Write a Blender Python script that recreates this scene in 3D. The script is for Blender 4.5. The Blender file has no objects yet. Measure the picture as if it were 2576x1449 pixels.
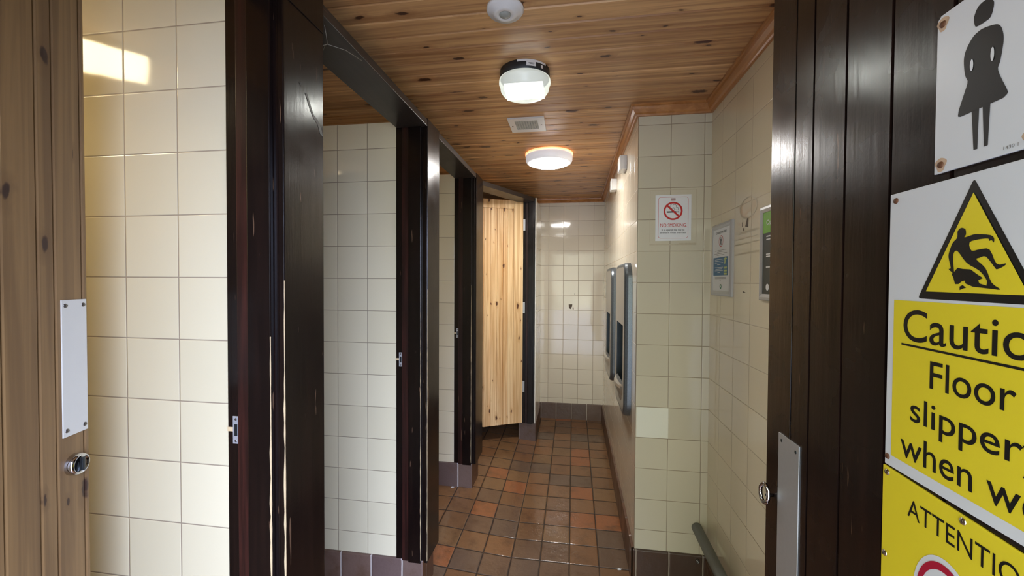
import bpy, bmesh, math, random
from mathutils import Vector, Matrix

random.seed(7)
scene = bpy.context.scene
COL = scene.collection
H0 = 0.30                      # height of the lowest full tile line above the datum
P = 0.152                      # wall tile pitch

# ------------------------------------------------------------------ camera
cam_d = bpy.data.cameras.new('camera')
cam = bpy.data.objects.new('camera', cam_d)
COL.objects.link(cam)
YAW, PITCH, ROLL = 0.1496, -0.0185, 0.005
fwd = Vector((-math.sin(YAW) * math.cos(PITCH), math.cos(YAW) * math.cos(PITCH), math.sin(PITCH)))
rgt = Vector((math.cos(YAW), math.sin(YAW), 0))
upv = rgt.cross(fwd)
r2 = math.cos(ROLL) * rgt + math.sin(ROLL) * upv
u2 = -math.sin(ROLL) * rgt + math.cos(ROLL) * upv
M = Matrix((r2, u2, -fwd)).transposed().to_4x4()
M.translation = Vector((0, 0, 1.2226 + H0))
cam.matrix_world = M
cam_d.sensor_width = 36.0
cam_d.lens = 36.0 * 1020.73 / 2576
cam_d.clip_start = 0.02
scene.camera = cam

# ------------------------------------------------------------------ view + world
scene.view_settings.view_transform = 'Standard'
scene.view_settings.look = 'None'
scene.view_settings.gamma = 1
scene.view_settings.use_curve_mapping = False
scene.view_settings.exposure = 0.0

DAY = 20.0            # daylight strength outside the doorway
LAMP1 = 80.0         # led tray of the near ceiling light
LAMP2 = 108.0          # diffuser of the far ceiling light
LAMP3 = 22.0         # light in the first cubicle

world = bpy.data.worlds.new('world')
scene.world = world
world.use_nodes = True
wn, wl = world.node_tree.nodes, world.node_tree.links
wn.clear()
w_out = wn.new('ShaderNodeOutputWorld')
w_bg = wn.new('ShaderNodeBackground')
w_tc = wn.new('ShaderNodeTexCoord')
w_sep = wn.new('ShaderNodeSeparateXYZ')
w_noise = wn.new('ShaderNodeTexNoise')
w_noise.inputs['Scale'].default_value = 9.0
w_noise.inputs['Detail'].default_value = 6.0
w_leaf = wn.new('ShaderNodeValToRGB')
w_leaf.color_ramp.elements[0].position = 0.38
w_leaf.color_ramp.elements[0].color = (0.06, 0.065, 0.045, 1)
w_leaf.color_ramp.elements[1].position = 0.66
w_leaf.color_ramp.elements[1].color = (0.42, 0.44, 0.37, 1)
w_ma = wn.new('ShaderNodeMath'); w_ma.operation = 'MULTIPLY_ADD'
w_ma.inputs[1].default_value = 0.2; w_ma.inputs[2].default_value = -0.10
w_add = wn.new('ShaderNodeMath'); w_add.operation = 'ADD'
w_edge = wn.new('ShaderNodeMapRange')
w_edge.inputs['From Min'].default_value = 0.42
w_edge.inputs['From Max'].default_value = 0.54
w_mix = wn.new('ShaderNodeMix'); w_mix.data_type = 'RGBA'
w_mix.inputs['B'].default_value = (0.83, 0.96, 1.38, 1)
wl.new(w_tc.outputs['Generated'], w_sep.inputs[0])
wl.new(w_tc.outputs['Generated'], w_noise.inputs['Vector'])
wl.new(w_noise.outputs['Fac'], w_leaf.inputs[0])
wl.new(w_noise.outputs['Fac'], w_ma.inputs[0])
w_side = wn.new('ShaderNodeMath'); w_side.operation = 'MULTIPLY_ADD'
w_side.inputs[1].default_value = 1.2
w_lim = wn.new('ShaderNodeMath'); w_lim.operation = 'SUBTRACT'; w_lim.inputs[1].default_value = 0.72
w_pos = wn.new('ShaderNodeMath'); w_pos.operation = 'MAXIMUM'; w_pos.inputs[1].default_value = 0.0
w_fall = wn.new('ShaderNodeMath'); w_fall.operation = 'MULTIPLY_ADD'; w_fall.inputs[1].default_value = -6.0
wl.new(w_sep.outputs['X'], w_lim.inputs[0]); wl.new(w_lim.outputs[0], w_pos.inputs[0]); wl.new(w_pos.outputs[0], w_fall.inputs[0])
wl.new(w_sep.outputs['X'], w_fall.inputs[2])
wl.new(w_fall.outputs[0], w_side.inputs[0])
wl.new(w_sep.outputs['Z'], w_side.inputs[2])
wl.new(w_side.outputs[0], w_add.inputs[0])
wl.new(w_ma.outputs[0], w_add.inputs[1])
wl.new(w_add.outputs[0], w_edge.inputs['Value'])
wl.new(w_edge.outputs[0], w_mix.inputs['Factor'])
wl.new(w_leaf.outputs[0], w_mix.inputs['A'])
wl.new(w_mix.outputs['Result'], w_bg.inputs['Color'])
w_bg.inputs['Strength'].default_value = DAY
wl.new(w_bg.outputs[0], w_out.inputs['Surface'])

# portal over the entrance opening: guides daylight sampling, emits nothing itself
pd = bpy.data.lights.new('doorway_portal', 'AREA')
pd.shape = 'RECTANGLE'; pd.size = 0.93; pd.size_y = 2.12
pd.cycles.is_portal = True
portal = bpy.data.objects.new('doorway_portal', pd)
portal.location = (0.005, -0.20, 1.0)
portal.rotation_euler = (math.radians(90), 0, 0)
COL.objects.link(portal)


# ------------------------------------------------------------------ colour + node helpers
def lin(r, g, b):
    def f(c):
        c /= 255.0
        return c / 12.92 if c <= 0.04045 else ((c + 0.055) / 1.055) ** 2.4
    return (f(r), f(g), f(b), 1.0)


class NT:
    def __init__(self, name):
        self.mat = bpy.data.materials.new(name)
        self.mat.use_nodes = True
        self.n = self.mat.node_tree.nodes
        self.l = self.mat.node_tree.links
        self.n.clear()
        self.out = self.n.new('ShaderNodeOutputMaterial')
        self.b = self.n.new('ShaderNodeBsdfPrincipled')
        self.l.new(self.b.outputs[0], self.out.inputs['Surface'])
        self._c = None

    def coord(self):
        if self._c is None:
            tc = self.n.new('ShaderNodeTexCoord')
            sp = self.n.new('ShaderNodeSeparateXYZ')
            self.l.new(tc.outputs['Object'], sp.inputs[0])
            self._c = (tc.outputs['Object'], {'X': sp.outputs[0], 'Y': sp.outputs[1], 'Z': sp.outputs[2]})
        return self._c

    def put(self, sock, v):
        if hasattr(v, 'is_linked') or hasattr(v, 'links'):
            self.l.new(v, sock)
        else:
            sock.default_value = v

    def math(self, op, a, b=0.0, c=None):
        m = self.n.new('ShaderNodeMath'); m.operation = op
        self.put(m.inputs[0], a); self.put(m.inputs[1], b)
        if c is not None: self.put(m.inputs[2], c)
        return m.outputs[0]

    def step(self, v, a, b, lo=0.0, hi=1.0):
        m = self.n.new('ShaderNodeMapRange'); m.interpolation_type = 'SMOOTHSTEP'
        self.put(m.inputs['Value'], v)
        m.inputs['From Min'].default_value = a; m.inputs['From Max'].default_value = b
        m.inputs['To Min'].default_value = lo; m.inputs['To Max'].default_value = hi
        return m.outputs['Result']

    def mixc(self, f, a, b):
        m = self.n.new('ShaderNodeMix'); m.data_type = 'RGBA'
        self.put(m.inputs['Factor'], f); self.put(m.inputs['A'], a); self.put(m.inputs['B'], b)
        return m.outputs['Result']

    def vec(self, x, y, z):
        c = self.n.new('ShaderNodeCombineXYZ')
        self.put(c.inputs[0], x); self.put(c.inputs[1], y); self.put(c.inputs[2], z)
        return c.outputs[0]

    def noise(self, vec, scale, detail=3.0, rough=0.5, dist=0.0):
        t = self.n.new('ShaderNodeTexNoise')
        self.l.new(vec, t.inputs['Vector'])
        t.inputs['Scale'].default_value = scale
        t.inputs['Detail'].default_value = detail
        t.inputs['Roughness'].default_value = rough
        t.inputs['Distortion'].default_value = dist
        return t.outputs['Fac']

    def white(self, vec):
        t = self.n.new('ShaderNodeTexWhiteNoise')
        self.l.new(vec, t.inputs['Vector'])
        return t.outputs['Value'], t.outputs['Color']

    def bump(self, h, strength=0.5, dist=0.001, normal=None):
        b = self.n.new('ShaderNodeBump')
        b.inputs['Strength'].default_value = strength
        b.inputs['Distance'].default_value = dist
        self.l.new(h, b.inputs['Height'])
        if normal is not None: self.l.new(normal, b.inputs['Normal'])
        return b.outputs[0]


def plain(name, col, rough=0.5, metal=0.0, noise_amt=0.08, nscale=30.0, spec=0.5, bump=0.0, coat=0.0):
    t = NT(name)
    v, _ = t.coord()
    n = t.noise(v, nscale, 3)
    c2 = tuple(max(0, x * (1 - noise_amt * 2)) for x in col[:3]) + (1,)
    c = t.mixc(n, c2, col)
    t.l.new(c, t.b.inputs['Base Color'])
    t.b.inputs['Roughness'].default_value = rough
    t.b.inputs['Metallic'].default_value = metal
    t.b.inputs['Specular IOR Level'].default_value = spec
    t.b.inputs['Coat Weight'].default_value = coat
    if bump:
        t.l.new(t.bump(n, bump, 0.002), t.b.inputs['Normal'])
    return t.mat


def emit(name, col, strength):
    t = NT(name)
    t.b.inputs['Base Color'].default_value = (0.8, 0.8, 0.8, 1)
    t.b.inputs['Emission Color'].default_value = col
    t.b.inputs['Emission Strength'].default_value = strength
    t.b.inputs['Roughness'].default_value = 0.4
    return t.mat


def tile(name, U, u0, V='Z', v0=H0, base=(228, 220, 194), alt=None, grout=(186, 172, 150), rough=0.07, pitch=P,
         var=0.35, gw=0.0012, tilt=1.0):
    """glazed wall tiles laid in a straight grid"""
    t = NT(name)
    v, c = t.coord()
    u = t.math('DIVIDE', t.math('SUBTRACT', c[U], u0), pitch)
    w = t.math('DIVIDE', t.math('SUBTRACT', c[V], v0), pitch)
    fu, fv = t.math('FRACT', u), t.math('FRACT', w)
    iu, iv = t.math('FLOOR', u), t.math('FLOOR', w)
    du = t.math('MULTIPLY', t.math('MINIMUM', fu, t.math('SUBTRACT', 1.0, fu)), pitch)
    dv = t.math('MULTIPLY', t.math('MINIMUM', fv, t.math('SUBTRACT', 1.0, fv)), pitch)
    d = t.math('MINIMUM', du, dv)
    g = t.step(d, gw * 0.6, gw * 1.3, 1.0, 0.0)
    rv, rc = t.white(t.vec(iu, iv, 0.37))
    b1 = lin(*base)
    a = alt or tuple(max(0, x - 9) for x in base)
    b2 = lin(*a)
    col = t.mixc(t.math('MULTIPLY', rv, var * 2), b1, b2)
    col = t.mixc(g, col, lin(*grout))
    t.l.new(col, t.b.inputs['Base Color'])
    t.put(t.b.inputs['Roughness'], t.math('MULTIPLY_ADD', g, 0.5, rough))
    sc = t.n.new('ShaderNodeSeparateXYZ')
    t.l.new(rc, sc.inputs[0])
    tl = t.math('ADD', t.math('MULTIPLY', t.math('SUBTRACT', sc.outputs[0], 0.5), fu),
                t.math('MULTIPLY', t.math('SUBTRACT', sc.outputs[1], 0.5), fv))
    edge = t.step(d, 0.0, 0.0032)
    big = t.noise(v, 5.0, 2)
    h = t.math('ADD', t.math('MULTIPLY', tl, 0.9 * tilt), t.math('ADD', t.math('MULTIPLY', edge, 0.8), t.math('MULTIPLY', big, 1.1)))
    t.l.new(t.bump(h, 0.8, 0.0012), t.b.inputs['Normal'])
    return t.mat


def quarry(name, U, u0, V, v0, pu, pv, cols, rough=(0.06, 0.24), grout=(52, 39, 30), gw=0.0055, vlines=True):
    """unglazed clay tiles; cols is a list of sRGB triples picked per tile"""
    t = NT(name)
    v, c = t.coord()
    u = t.math('DIVIDE', t.math('SUBTRACT', c[U], u0), pu)
    w = t.math('DIVIDE', t.math('SUBTRACT', c[V], v0), pv)
    wob = t.math('MULTIPLY', t.math('SUBTRACT', t.noise(v, 24.0, 2), 0.5), 0.02)
    u = t.math('ADD', u, wob); w = t.math('ADD', w, wob)
    fu, fv = t.math('FRACT', u), t.math('FRACT', w)
    iu, iv = t.math('FLOOR', u), t.math('FLOOR', w)
    du = t.math('MULTIPLY', t.math('MINIMUM', fu, t.math('SUBTRACT', 1.0, fu)), pu)
    dv = t.math('MULTIPLY', t.math('MINIMUM', fv, t.math('SUBTRACT', 1.0, fv)), pv)
    d = t.math('MINIMUM', du, dv) if vlines else du
    g = t.step(d, gw * 0.45, gw * 0.75, 1.0, 0.0)
    rv, rc = t.white(t.vec(iu, iv if vlines else 0.0, 1.7))
    r = t.n.new('ShaderNodeValToRGB')
    r.color_ramp.interpolation = 'CONSTANT'
    els = r.color_ramp.elements
    while len(els) < len(cols): els.new(0.5)
    for i, cc in enumerate(cols):
        els[i].position = i / len(cols); els[i].color = lin(*cc)
    t.l.new(rv, r.inputs[0])
    n1 = t.noise(v, 11.0, 5, 0.62)
    n2 = t.noise(v, 160.0, 2)
    col = t.mixc(t.step(n1, 0.45, 0.85), r.outputs[0], lin(88, 64, 44))
    col = t.mixc(t.math('MULTIPLY', n2, 0.35), col, lin(70, 50, 38))
    col = t.mixc(g, col, lin(*grout))
    t.l.new(col, t.b.inputs['Base Color'])
    n3 = t.noise(v, 3.2, 4, 0.6)
    rr = t.step(n3, 0.40, 0.66, rough[0], rough[1])
    t.put(t.b.inputs['Roughness'], t.math('MULTIPLY_ADD', g, 0.25, rr))
    h = t.math('ADD', t.step(d, 0.0, 0.008), t.math('MULTIPLY', t.noise(v, 38.0, 4), 0.8))
    t.l.new(t.bump(h, 0.7, 0.003), t.b.inputs['Normal'])
    return t.mat


def pine(name, G, A, a0, pitch, light, dark, knot=(92, 48, 26), rough=0.4, kn=0.6, gscale=1.0, ks=1.0):
    """boards: G grain axis, A axis across the boards"""
    t = NT(name)
    v, c = t.coord()
    O = [k for k in 'XYZ' if k not in (G, A)][0]
    bi = t.math('FLOOR', t.math('DIVIDE', t.math('SUBTRACT', c[A], a0), pitch))
    rv, rc = t.white(t.vec(bi, 0.5, 0.2))
    g = t.math('ADD', c[G], t.math('MULTIPLY', rv, 13.0))
    vg = t.vec(t.math('MULTIPLY', g, 1.3 * gscale), t.math('MULTIPLY', c[A], 42.0 * gscale), t.math('MULTIPLY', c[O], 20.0))
    n = t.noise(vg, 1.0, 5, 0.6, 0.6)
    vg2 = t.vec(t.math('MULTIPLY', g, 3.0), t.math('MULTIPLY', c[A], 190.0), t.math('MULTIPLY', c[O], 80.0))
    n2 = t.noise(vg2, 1.0, 3, 0.6)
    f = t.math('ADD', t.math('MULTIPLY', t.step(n, 0.34, 0.66), 0.70), t.math('MULTIPLY', n2, 0.25))
    f = t.math('ADD', f, t.math('MULTIPLY', t.math('SUBTRACT', rv, 0.5), 0.45))
    col = t.mixc(f, lin(*light), lin(*dark))
    vo = t.n.new('ShaderNodeTexVoronoi'); vo.voronoi_dimensions = '2D'
    wob = t.math('MULTIPLY', t.noise(v, 14.0, 2), 0.05)
    t.l.new(t.vec(t.math('MULTIPLY', g, 6.0), t.math('ADD', t.math('MULTIPLY', c[A], 15.0), t.math('MULTIPLY', wob, 6)), 0.0), vo.inputs['Vector'])
    vo.inputs['Scale'].default_value = 1.0
    vo.inputs['Randomness'].default_value = 1.0
    vs = t.n.new('ShaderNodeSeparateXYZ')
    t.l.new(vo.outputs['Color'], vs.inputs[0])
    on = t.math('GREATER_THAN', vs.outputs[0], kn)
    sz = t.math('POWER', vs.outputs[1], 2.2)
    shape = t.math('MULTIPLY_ADD', t.noise(v, 60.0, 2), 1.1, 0.45)
    size = t.math('MULTIPLY', t.math('MULTIPLY', t.math('MULTIPLY_ADD', sz, 0.20, 0.045), ks), shape)
    k = t.step(t.math('DIVIDE', vo.outputs['Distance'], size), 0.65, 1.15, 1.0, 0.0)
    halo = t.step(t.math('DIVIDE', vo.outputs['Distance'], size), 1.0, 3.4, 0.45, 0.0)
    col = t.mixc(t.math('MULTIPLY', halo, on), col, lin(*dark))
    col = t.mixc(t.math('MULTIPLY', t.math('MULTIPLY', k, on), 0.95), col, lin(*knot))
    t.l.new(col, t.b.inputs['Base Color'])
    t.b.inputs['Roughness'].default_value = rough
    t.l.new(t.bump(t.math('ADD', n, n2), 0.15, 0.001), t.b.inputs['Normal'])
    return t.mat


def dark_wood(name, base=(34, 21, 19), alt=(52, 29, 25), rough=0.22, G='Z'):
    t = NT(name)
    v, c = t.coord()
    s = {'X': (60, 60, 60)}
    k = {a: (2.5 if a == G else 55.0) for a in 'XYZ'}
    vg = t.vec(*[t.math('MULTIPLY', c[a], k[a]) for a in 'XYZ'])
    n = t.noise(vg, 1.0, 4, 0.6)
    col = t.mixc(t.step(n, 0.4, 0.8), lin(*base), lin(*alt))
    sc = t.noise(t.vec(*[t.math('MULTIPLY', c[a], 7.0 if a == G else 90.0) for a in 'XYZ']), 1.0, 2, 0.5)
    spot = t.step(sc, 0.715, 0.74)
    col = t.mixc(t.math('MULTIPLY', spot, 0.5), col, lin(120, 92, 70))
    t.l.new(col, t.b.inputs['Base Color'])
    n2 = t.noise(v, 9.0, 3)
    t.put(t.b.inputs['Roughness'], t.step(n2, 0.3, 0.7, rough - 0.02, rough + 0.04))
    t.b.inputs['Specular IOR Level'].default_value = 0.38
    h = t.math('ADD', n, t.math('MULTIPLY', t.noise(v, 150.0, 2), 0.3))
    t.l.new(t.bump(h, 0.22, 0.0015), t.b.inputs['Normal'])
    return t.mat


# ------------------------------------------------------------------ mesh helpers
class MB:
    """collects shapes and links them as one mesh object"""
    def __init__(self):
        self.v = []; self.f = []; self.m = []; self.s = []

    def add(self, verts, faces, mi=0, smooth=False):
        o = len(self.v)
        self.v += [tuple(p) for p in verts]
        for f in faces:
            self.f.append([i + o for i in f]); self.m.append(mi); self.s.append(smooth)
        return self

    def box(self, x0, x1, y0, y1, z0, z1, mi=0, mis=None):
        vs = [(x, y, z) for z in (z0, z1) for y in (y0, y1) for x in (x0, x1)]
        fs = [(0, 2, 3, 1), (4, 5, 7, 6), (0, 1, 5, 4), (2, 6, 7, 3), (0, 4, 6, 2), (1, 3, 7, 5)]  # -z +z -y +y -x +x
        o = len(self.v); self.v += vs
        for i, f in enumerate(fs):
            self.f.append([k + o for k in f]); self.m.append(mis[i] if mis else mi); self.s.append(False)
        return self

    def quad(self, a, b, c, d, mi=0):
        return self.add([a, b, c, d], [(0, 1, 2, 3)], mi)

    def prism(self, poly, fn, d0, d1, mi=0):
        """poly: 2d outline; fn(u, v, d) -> point; extruded between d0 and d1"""
        n = len(poly)
        vs = [fn(u, v, d0) for u, v in poly] + [fn(u, v, d1) for u, v in poly]
        fs = [tuple(range(n))[::-1], tuple(range(n, 2 * n))]
        fs += [(i, (i + 1) % n, n + (i + 1) % n, n + i) for i in range(n)]
        return self.add(vs, fs, mi)

    def flat(self, poly, fn, d, mi=0):
        return self.add([fn(u, v, d) for u, v in poly], [tuple(range(len(poly)))], mi)

    def lathe(self, prof, center, axis='Z', seg=48, mi=0, smooth=True, caps=True):
        cx, cy, cz = center
        vs = []; fs = []
        n = len(prof)
        for i in range(seg):
            a = 2 * math.pi * i / seg
            for r, h in prof:
                x, y = r * math.cos(a), r * math.sin(a)
                if axis == 'Z': vs.append((cx + x, cy + y, cz + h))
                elif axis == 'X': vs.append((cx + h, cy + x, cz + y))
                else: vs.append((cx + x, cy + h, cz + y))
        for i in range(seg):
            j = (i + 1) % seg
            for k in range(n - 1):
                fs.append((i * n + k, j * n + k, j * n + k + 1, i * n + k + 1))
        self.add(vs, fs, mi, smooth)
        if caps:
            o = len(self.v) - len(vs)
            for k in (0, n - 1):
                if prof[k][0] > 1e-6:
                    self.f.append([o + i * n + k for i in range(seg)]); self.m.append(mi); self.s.append(False)
        return self

    def tube(self, pts, r, seg=12, mi=0):
        pts = [Vector(p) for p in pts]
        rings = []
        for i, p in enumerate(pts):
            d = (pts[min(i + 1, len(pts) - 1)] - pts[max(i - 1, 0)]).normalized()
            a = Vector((0, 0, 1)) if abs(d.z) < 0.9 else Vector((1, 0, 0))
            u = d.cross(a).normalized(); w = d.cross(u)
            rings.append([p + r * (math.cos(2 * math.pi * k / seg) * u + math.sin(2 * math.pi * k / seg) * w) for k in range(seg)])
        vs = [q for ring in rings for q in ring]
        fs = []
        for i in range(len(rings) - 1):
            for k in range(seg):
                k2 = (k + 1) % seg
                fs.append((i * seg + k, i * seg + k2, (i + 1) * seg + k2, (i + 1) * seg + k))
        self.add(vs, fs, mi, True)
        o = len(self.v) - len(vs)
        self.f.append([o + k for k in range(seg)]); self.m.append(mi); self.s.append(False)
        self.f.append([o + (len(rings) - 1) * seg + k for k in range(seg)]); self.m.append(mi); self.s.append(False)
        return self

    def build(self, name, mats, parent=None, bevel=0.0, seg=2, local=False, origin=None, fix=True):
        if not isinstance(mats, (list, tuple)): mats = [mats]
        off = Vector((0, 0, 0))
        if parent is not None and not local:
            p = parent
            while p is not None:
                off += p.location; p = p.parent
        elif origin is not None:
            off = Vector(origin)
        me = bpy.data.meshes.new(name)
        me.from_pydata([tuple(Vector(v) - off) for v in self.v], [], self.f)
        for m in mats: me.materials.append(m)
        for poly, mi, s in zip(me.polygons, self.m, self.s):
            poly.material_index = mi; poly.use_smooth = s
        if fix:
            bm = bmesh.new(); bm.from_mesh(me)
            bmesh.ops.recalc_face_normals(bm, faces=bm.faces)
            bm.to_mesh(me); bm.free()
        me.update()
        o = bpy.data.objects.new(name, me)
        COL.objects.link(o)
        if parent is not None: o.parent = parent
        elif origin is not None: o.location = origin
        if bevel:
            b = o.modifiers.new('bevel', 'BEVEL')
            b.width = bevel; b.segments = seg; b.limit_method = 'ANGLE'; b.angle_limit = math.radians(40)
            b.harden_normals = False
        return o


def struct(o):
    o['kind'] = 'structure'
    return o


def tag(o, label, cat, group=None):
    o['label'] = label; o['category'] = cat
    if group: o['group'] = group
    return o


def empty(name, loc, label, cat, group=None, rz=0.0):
    o = bpy.data.objects.new(name, None)
    o.empty_display_size = 0.05
    COL.objects.link(o)
    o.location = loc; o.rotation_euler = (0, 0, rz)
    return tag(o, label, cat, group)


def text_mesh(mb, body, fn, u0, u1, v0, v1, d, mi=0, bold=0.0):
    """lettering as a flat mesh filling the box u0..u1, v0..v1 (ink bounds)"""
    cu = bpy.data.curves.new('lettering', 'FONT')
    cu.body = body; cu.resolution_u = 6; cu.offset = bold
    ob = bpy.data.objects.new('lettering', cu)
    COL.objects.link(ob)
    dg = bpy.context.evaluated_depsgraph_get()
    me = bpy.data.meshes.new_from_object(ob.evaluated_get(dg))
    xs = [v.co.x for v in me.vertices]; ys = [v.co.y for v in me.vertices]
    a, b, c, e = min(xs), max(xs), min(ys), max(ys)
    vs = [fn(u0 + (v.co.x - a) / (b - a) * (u1 - u0), v0 + (v.co.y - c) / (e - c) * (v1 - v0), d) for v in me.vertices]
    mb.add(vs, [tuple(p.vertices) for p in me.polygons], mi)
    bpy.data.objects.remove(ob); bpy.data.curves.remove(cu); bpy.data.meshes.remove(me)
    return mb


def ring_poly(mb, fn, cu, cv, r0, r1, d, mi=0, seg=48, ku=1.0, a0=0.0, a1=2 * math.pi):
    n = seg
    vs = []
    for i in range(n + 1):
        a = a0 + (a1 - a0) * i / n
        for r in (r0, r1): vs.append(fn(cu + ku * r * math.cos(a), cv + r * math.sin(a), d))
    mb.add(vs, [(2 * i, 2 * i + 1, 2 * i + 3, 2 * i + 2) for i in range(n)], mi)
    return mb


def smooth(p, k=4):
    n = len(p); out = []
    for i in range(n):
        a, b, c, d = (Vector(p[(i + j) % n]) for j in (-1, 0, 1, 2))
        for q in range(k):
            t = q / k
            out.append(tuple(.5 * ((2 * b) + (c - a) * t + (2 * a - 5 * b + 4 * c - d) * t * t + (3 * b - a - 3 * c + d) * t ** 3)))
    return out


def disc_poly(cu, cv, r, seg=24, ku=1.0):
    return [(cu + ku * r * math.cos(2 * math.pi * i / seg), cv + r * math.sin(2 * math.pi * i / seg)) for i in range(seg)]


def rrect(u0, u1, v0, v1, r, seg=6, ku=1.0):
    pts = []
    for cu, cv, a in ((u1 - r * ku, v1 - r, 0), (u0 + r * ku, v1 - r, 90), (u0 + r * ku, v0 + r, 180), (u1 - r * ku, v0 + r, 270)):
        for i in range(seg + 1):
            t = math.radians(a + 90.0 * i / seg)
            pts.append((cu + ku * r * math.cos(t), cv + r * math.sin(t)))
    return pts


# ------------------------------------------------------------------ materials
XR, XD, YD, YF = 0.6444, 0.3066, 2.05, 4.199     # right wall, boxed-out wall side, its front, far wall
XL, YB = -2.2, -0.06                              # cubicle backs, entrance wall
CEIL = 2.065 + H0
TOP = 1.955 + H0                                  # top of the cubicle partitions
PART = [(0.8603, 0.992), (1.794, 1.925), (2.728, 2.895)]

m_tile_right = tile('tile_right', 'Y', YD - 0.1382 - 20 * P, base=(222, 211, 182), grout=(186, 172, 146), gw=.0013)  # right and duct walls share one tile; their differing bases imitate uneven lighting
m_tile_duct = tile('tile_duct', 'X', 0.46 - 10 * P, base=(206, 199, 174), grout=(142, 126, 102), gw=.0013)
m_tile_side = tile('tile_side', 'Y', YD - 0.1382 + 0.09 - 20 * P, base=(226, 215, 194), grout=(196, 182, 158), gw=.0013)
m_tile_far = tile('tile_far', 'X', -0.2519 - 20 * P, v0=H0 + 0.0651 * P, base=(224, 216, 198), grout=(158, 138, 118), gw=.0014)
m_tile_p1 = tile('tile_cubicle_one', 'X', -1.1067 - 10 * P, v0=H0 + 0.067 * P, base=(208, 199, 168), grout=(146, 132, 112), gw=.0013)
m_tile_p2 = tile('tile_cubicle_two', 'X', -1.1134 - 10 * P, v0=H0 + 0.084 * P, base=(214, 205, 174), grout=(142, 128, 108), gw=.0013)
m_tile_p3 = tile('tile_cubicle_three', 'X', -1.12 - 10 * P, v0=H0, base=(220, 208, 176), grout=(146, 130, 106), gw=.0013)
m_tile_y = tile('tile_along', 'Y', YF - 0.06 - 40 * P, v0=H0 + 0.065 * P, base=(224, 216, 198), grout=(180, 164, 146))
m_tile_back = tile('tile_back', 'X', -0.1 - 20 * P, base=(230, 222, 196))
QC = [(130, 94, 62), (120, 88, 60), (112, 86, 64), (134, 94, 60), (124, 88, 58), (106, 85, 67), (128, 96, 64), (150, 94, 58)]
m_floor = quarry('quarry_floor', 'X', -0.009 - 30 * 0.155, 'Y', 4.128 - 40 * 0.153, 0.155, 0.153, QC)
QB = [(112, 92, 82), (100, 82, 76), (116, 94, 82), (104, 86, 80)]
m_skirt_x = quarry('quarry_skirt_x', 'X', -0.009 - 30 * 0.155, 'Z', 0, 0.155, 0.5, QB, (0.3, 0.45), (178, 168, 158), 0.006, False)
m_skirt_y = quarry('quarry_skirt_y', 'Y', 4.128 - 40 * 0.153, 'Z', 0, 0.153, 0.5, [(92, 62, 44), (84, 58, 42), (98, 66, 46)], (0.3, 0.45), (96, 78, 62), 0.005, False)
m_skirt_d = quarry('quarry_skirt_dark', 'X', 0.47 - 30 * 0.155, 'Z', 0, 0.155, 0.5, [(78, 62, 52), (70, 56, 48)], (0.3, 0.45), (150, 138, 122), 0.005, False)
BP = 0.0862
BY0 = 1.264 - 20 * BP
m_ceil = pine('pine_ceiling', 'X', 'Y', BY0, BP, (216, 170, 116), (150, 102, 62), knot=(66, 32, 20), rough=0.36, kn=0.60)
m_trim = pine('pine_trim', 'Y', 'Z', 0, 5.0, (186, 130, 74), (150, 96, 50), rough=0.32, kn=0.9)
m_door_pine = pine('pine_door', 'Z', 'X', 0.0, 0.085, (134, 104, 66), (100, 74, 46), knot=(48, 27, 19), rough=0.5, kn=0.7)
m_door_pale = pine('pine_pale', 'Z', 'X', 0.0, 0.075, (250, 220, 170), (204, 154, 96), knot=(86, 42, 22), rough=0.5, kn=0.6, ks=0.75)
m_dark = dark_wood('dark_stained_wood', (15, 9, 8), (26, 15, 12), 0.22)
m_dark_door = dark_wood('dark_gloss_door', (20, 11, 9), (34, 19, 15), 0.25)
m_dark_red = dark_wood('red_brown_wood', (32, 17, 14), (62, 30, 24), 0.3)
m_dark_y = dark_wood('dark_stained_beam', (50, 44, 40), (60, 50, 44), 0.33, 'Y')
m_bare = plain('bare_wood', lin(206, 182, 140), 0.7, noise_amt=0.15, nscale=60)
m_white_pl = plain('white_plastic', lin(232, 232, 230), 0.35, noise_amt=0.02)
m_white_print = plain('white_sign_face', lin(214, 218, 226), 0.3, noise_amt=0.03, nscale=12)
m_paper = plain('white_paper', lin(226, 228, 226), 0.5, noise_amt=0.02)
m_yellow = plain('yellow_print', lin(226, 208, 44), 0.32, noise_amt=0.03, nscale=10)
m_black = plain('black_print', lin(12, 12, 12), 0.4, noise_amt=0.05)
m_navy = plain('dark_slate_print', lin(13, 15, 20), 0.4, noise_amt=0.05)
m_red = plain('red_print', lin(196, 44, 40), 0.4, noise_amt=0.04)
m_crimson = plain('crimson_print', lin(172, 20, 54), 0.4, noise_amt=0.04)
m_greytext = plain('grey_print', lin(120, 120, 118), 0.5)
m_blue = plain('blue_print', lin(30, 98, 140), 0.4, noise_amt=0.04)
m_lime = plain('lime_print', lin(112, 176, 40), 0.4, noise_amt=0.04)
m_palegreen = plain('pale_green_print', lin(190, 205, 120), 0.4)
m_greenlogo = plain('green_print', lin(40, 120, 80), 0.4)
m_slate = plain('charcoal_print', lin(34, 44, 44), 0.4)
m_alu = plain('satin_aluminium', lin(186, 188, 190), 0.38, 0.55, noise_amt=0.04, nscale=90)
m_alu_frame = plain('anodised_frame', lin(190, 190, 188), 0.35, 0.25, noise_amt=0.03)
m_steel = plain('brushed_steel', lin(178, 175, 168), 0.28, 0.6, noise_amt=0.06, nscale=140)
m_steel_rim = plain('speckled_steel_rim', lin(122, 130, 136), 0.34, 0.65, noise_amt=0.3, nscale=260, bump=0.1)
m_steel_dark = plain('recess_steel', lin(70, 76, 80), 0.28, 0.8, noise_amt=0.2, nscale=30)
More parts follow.
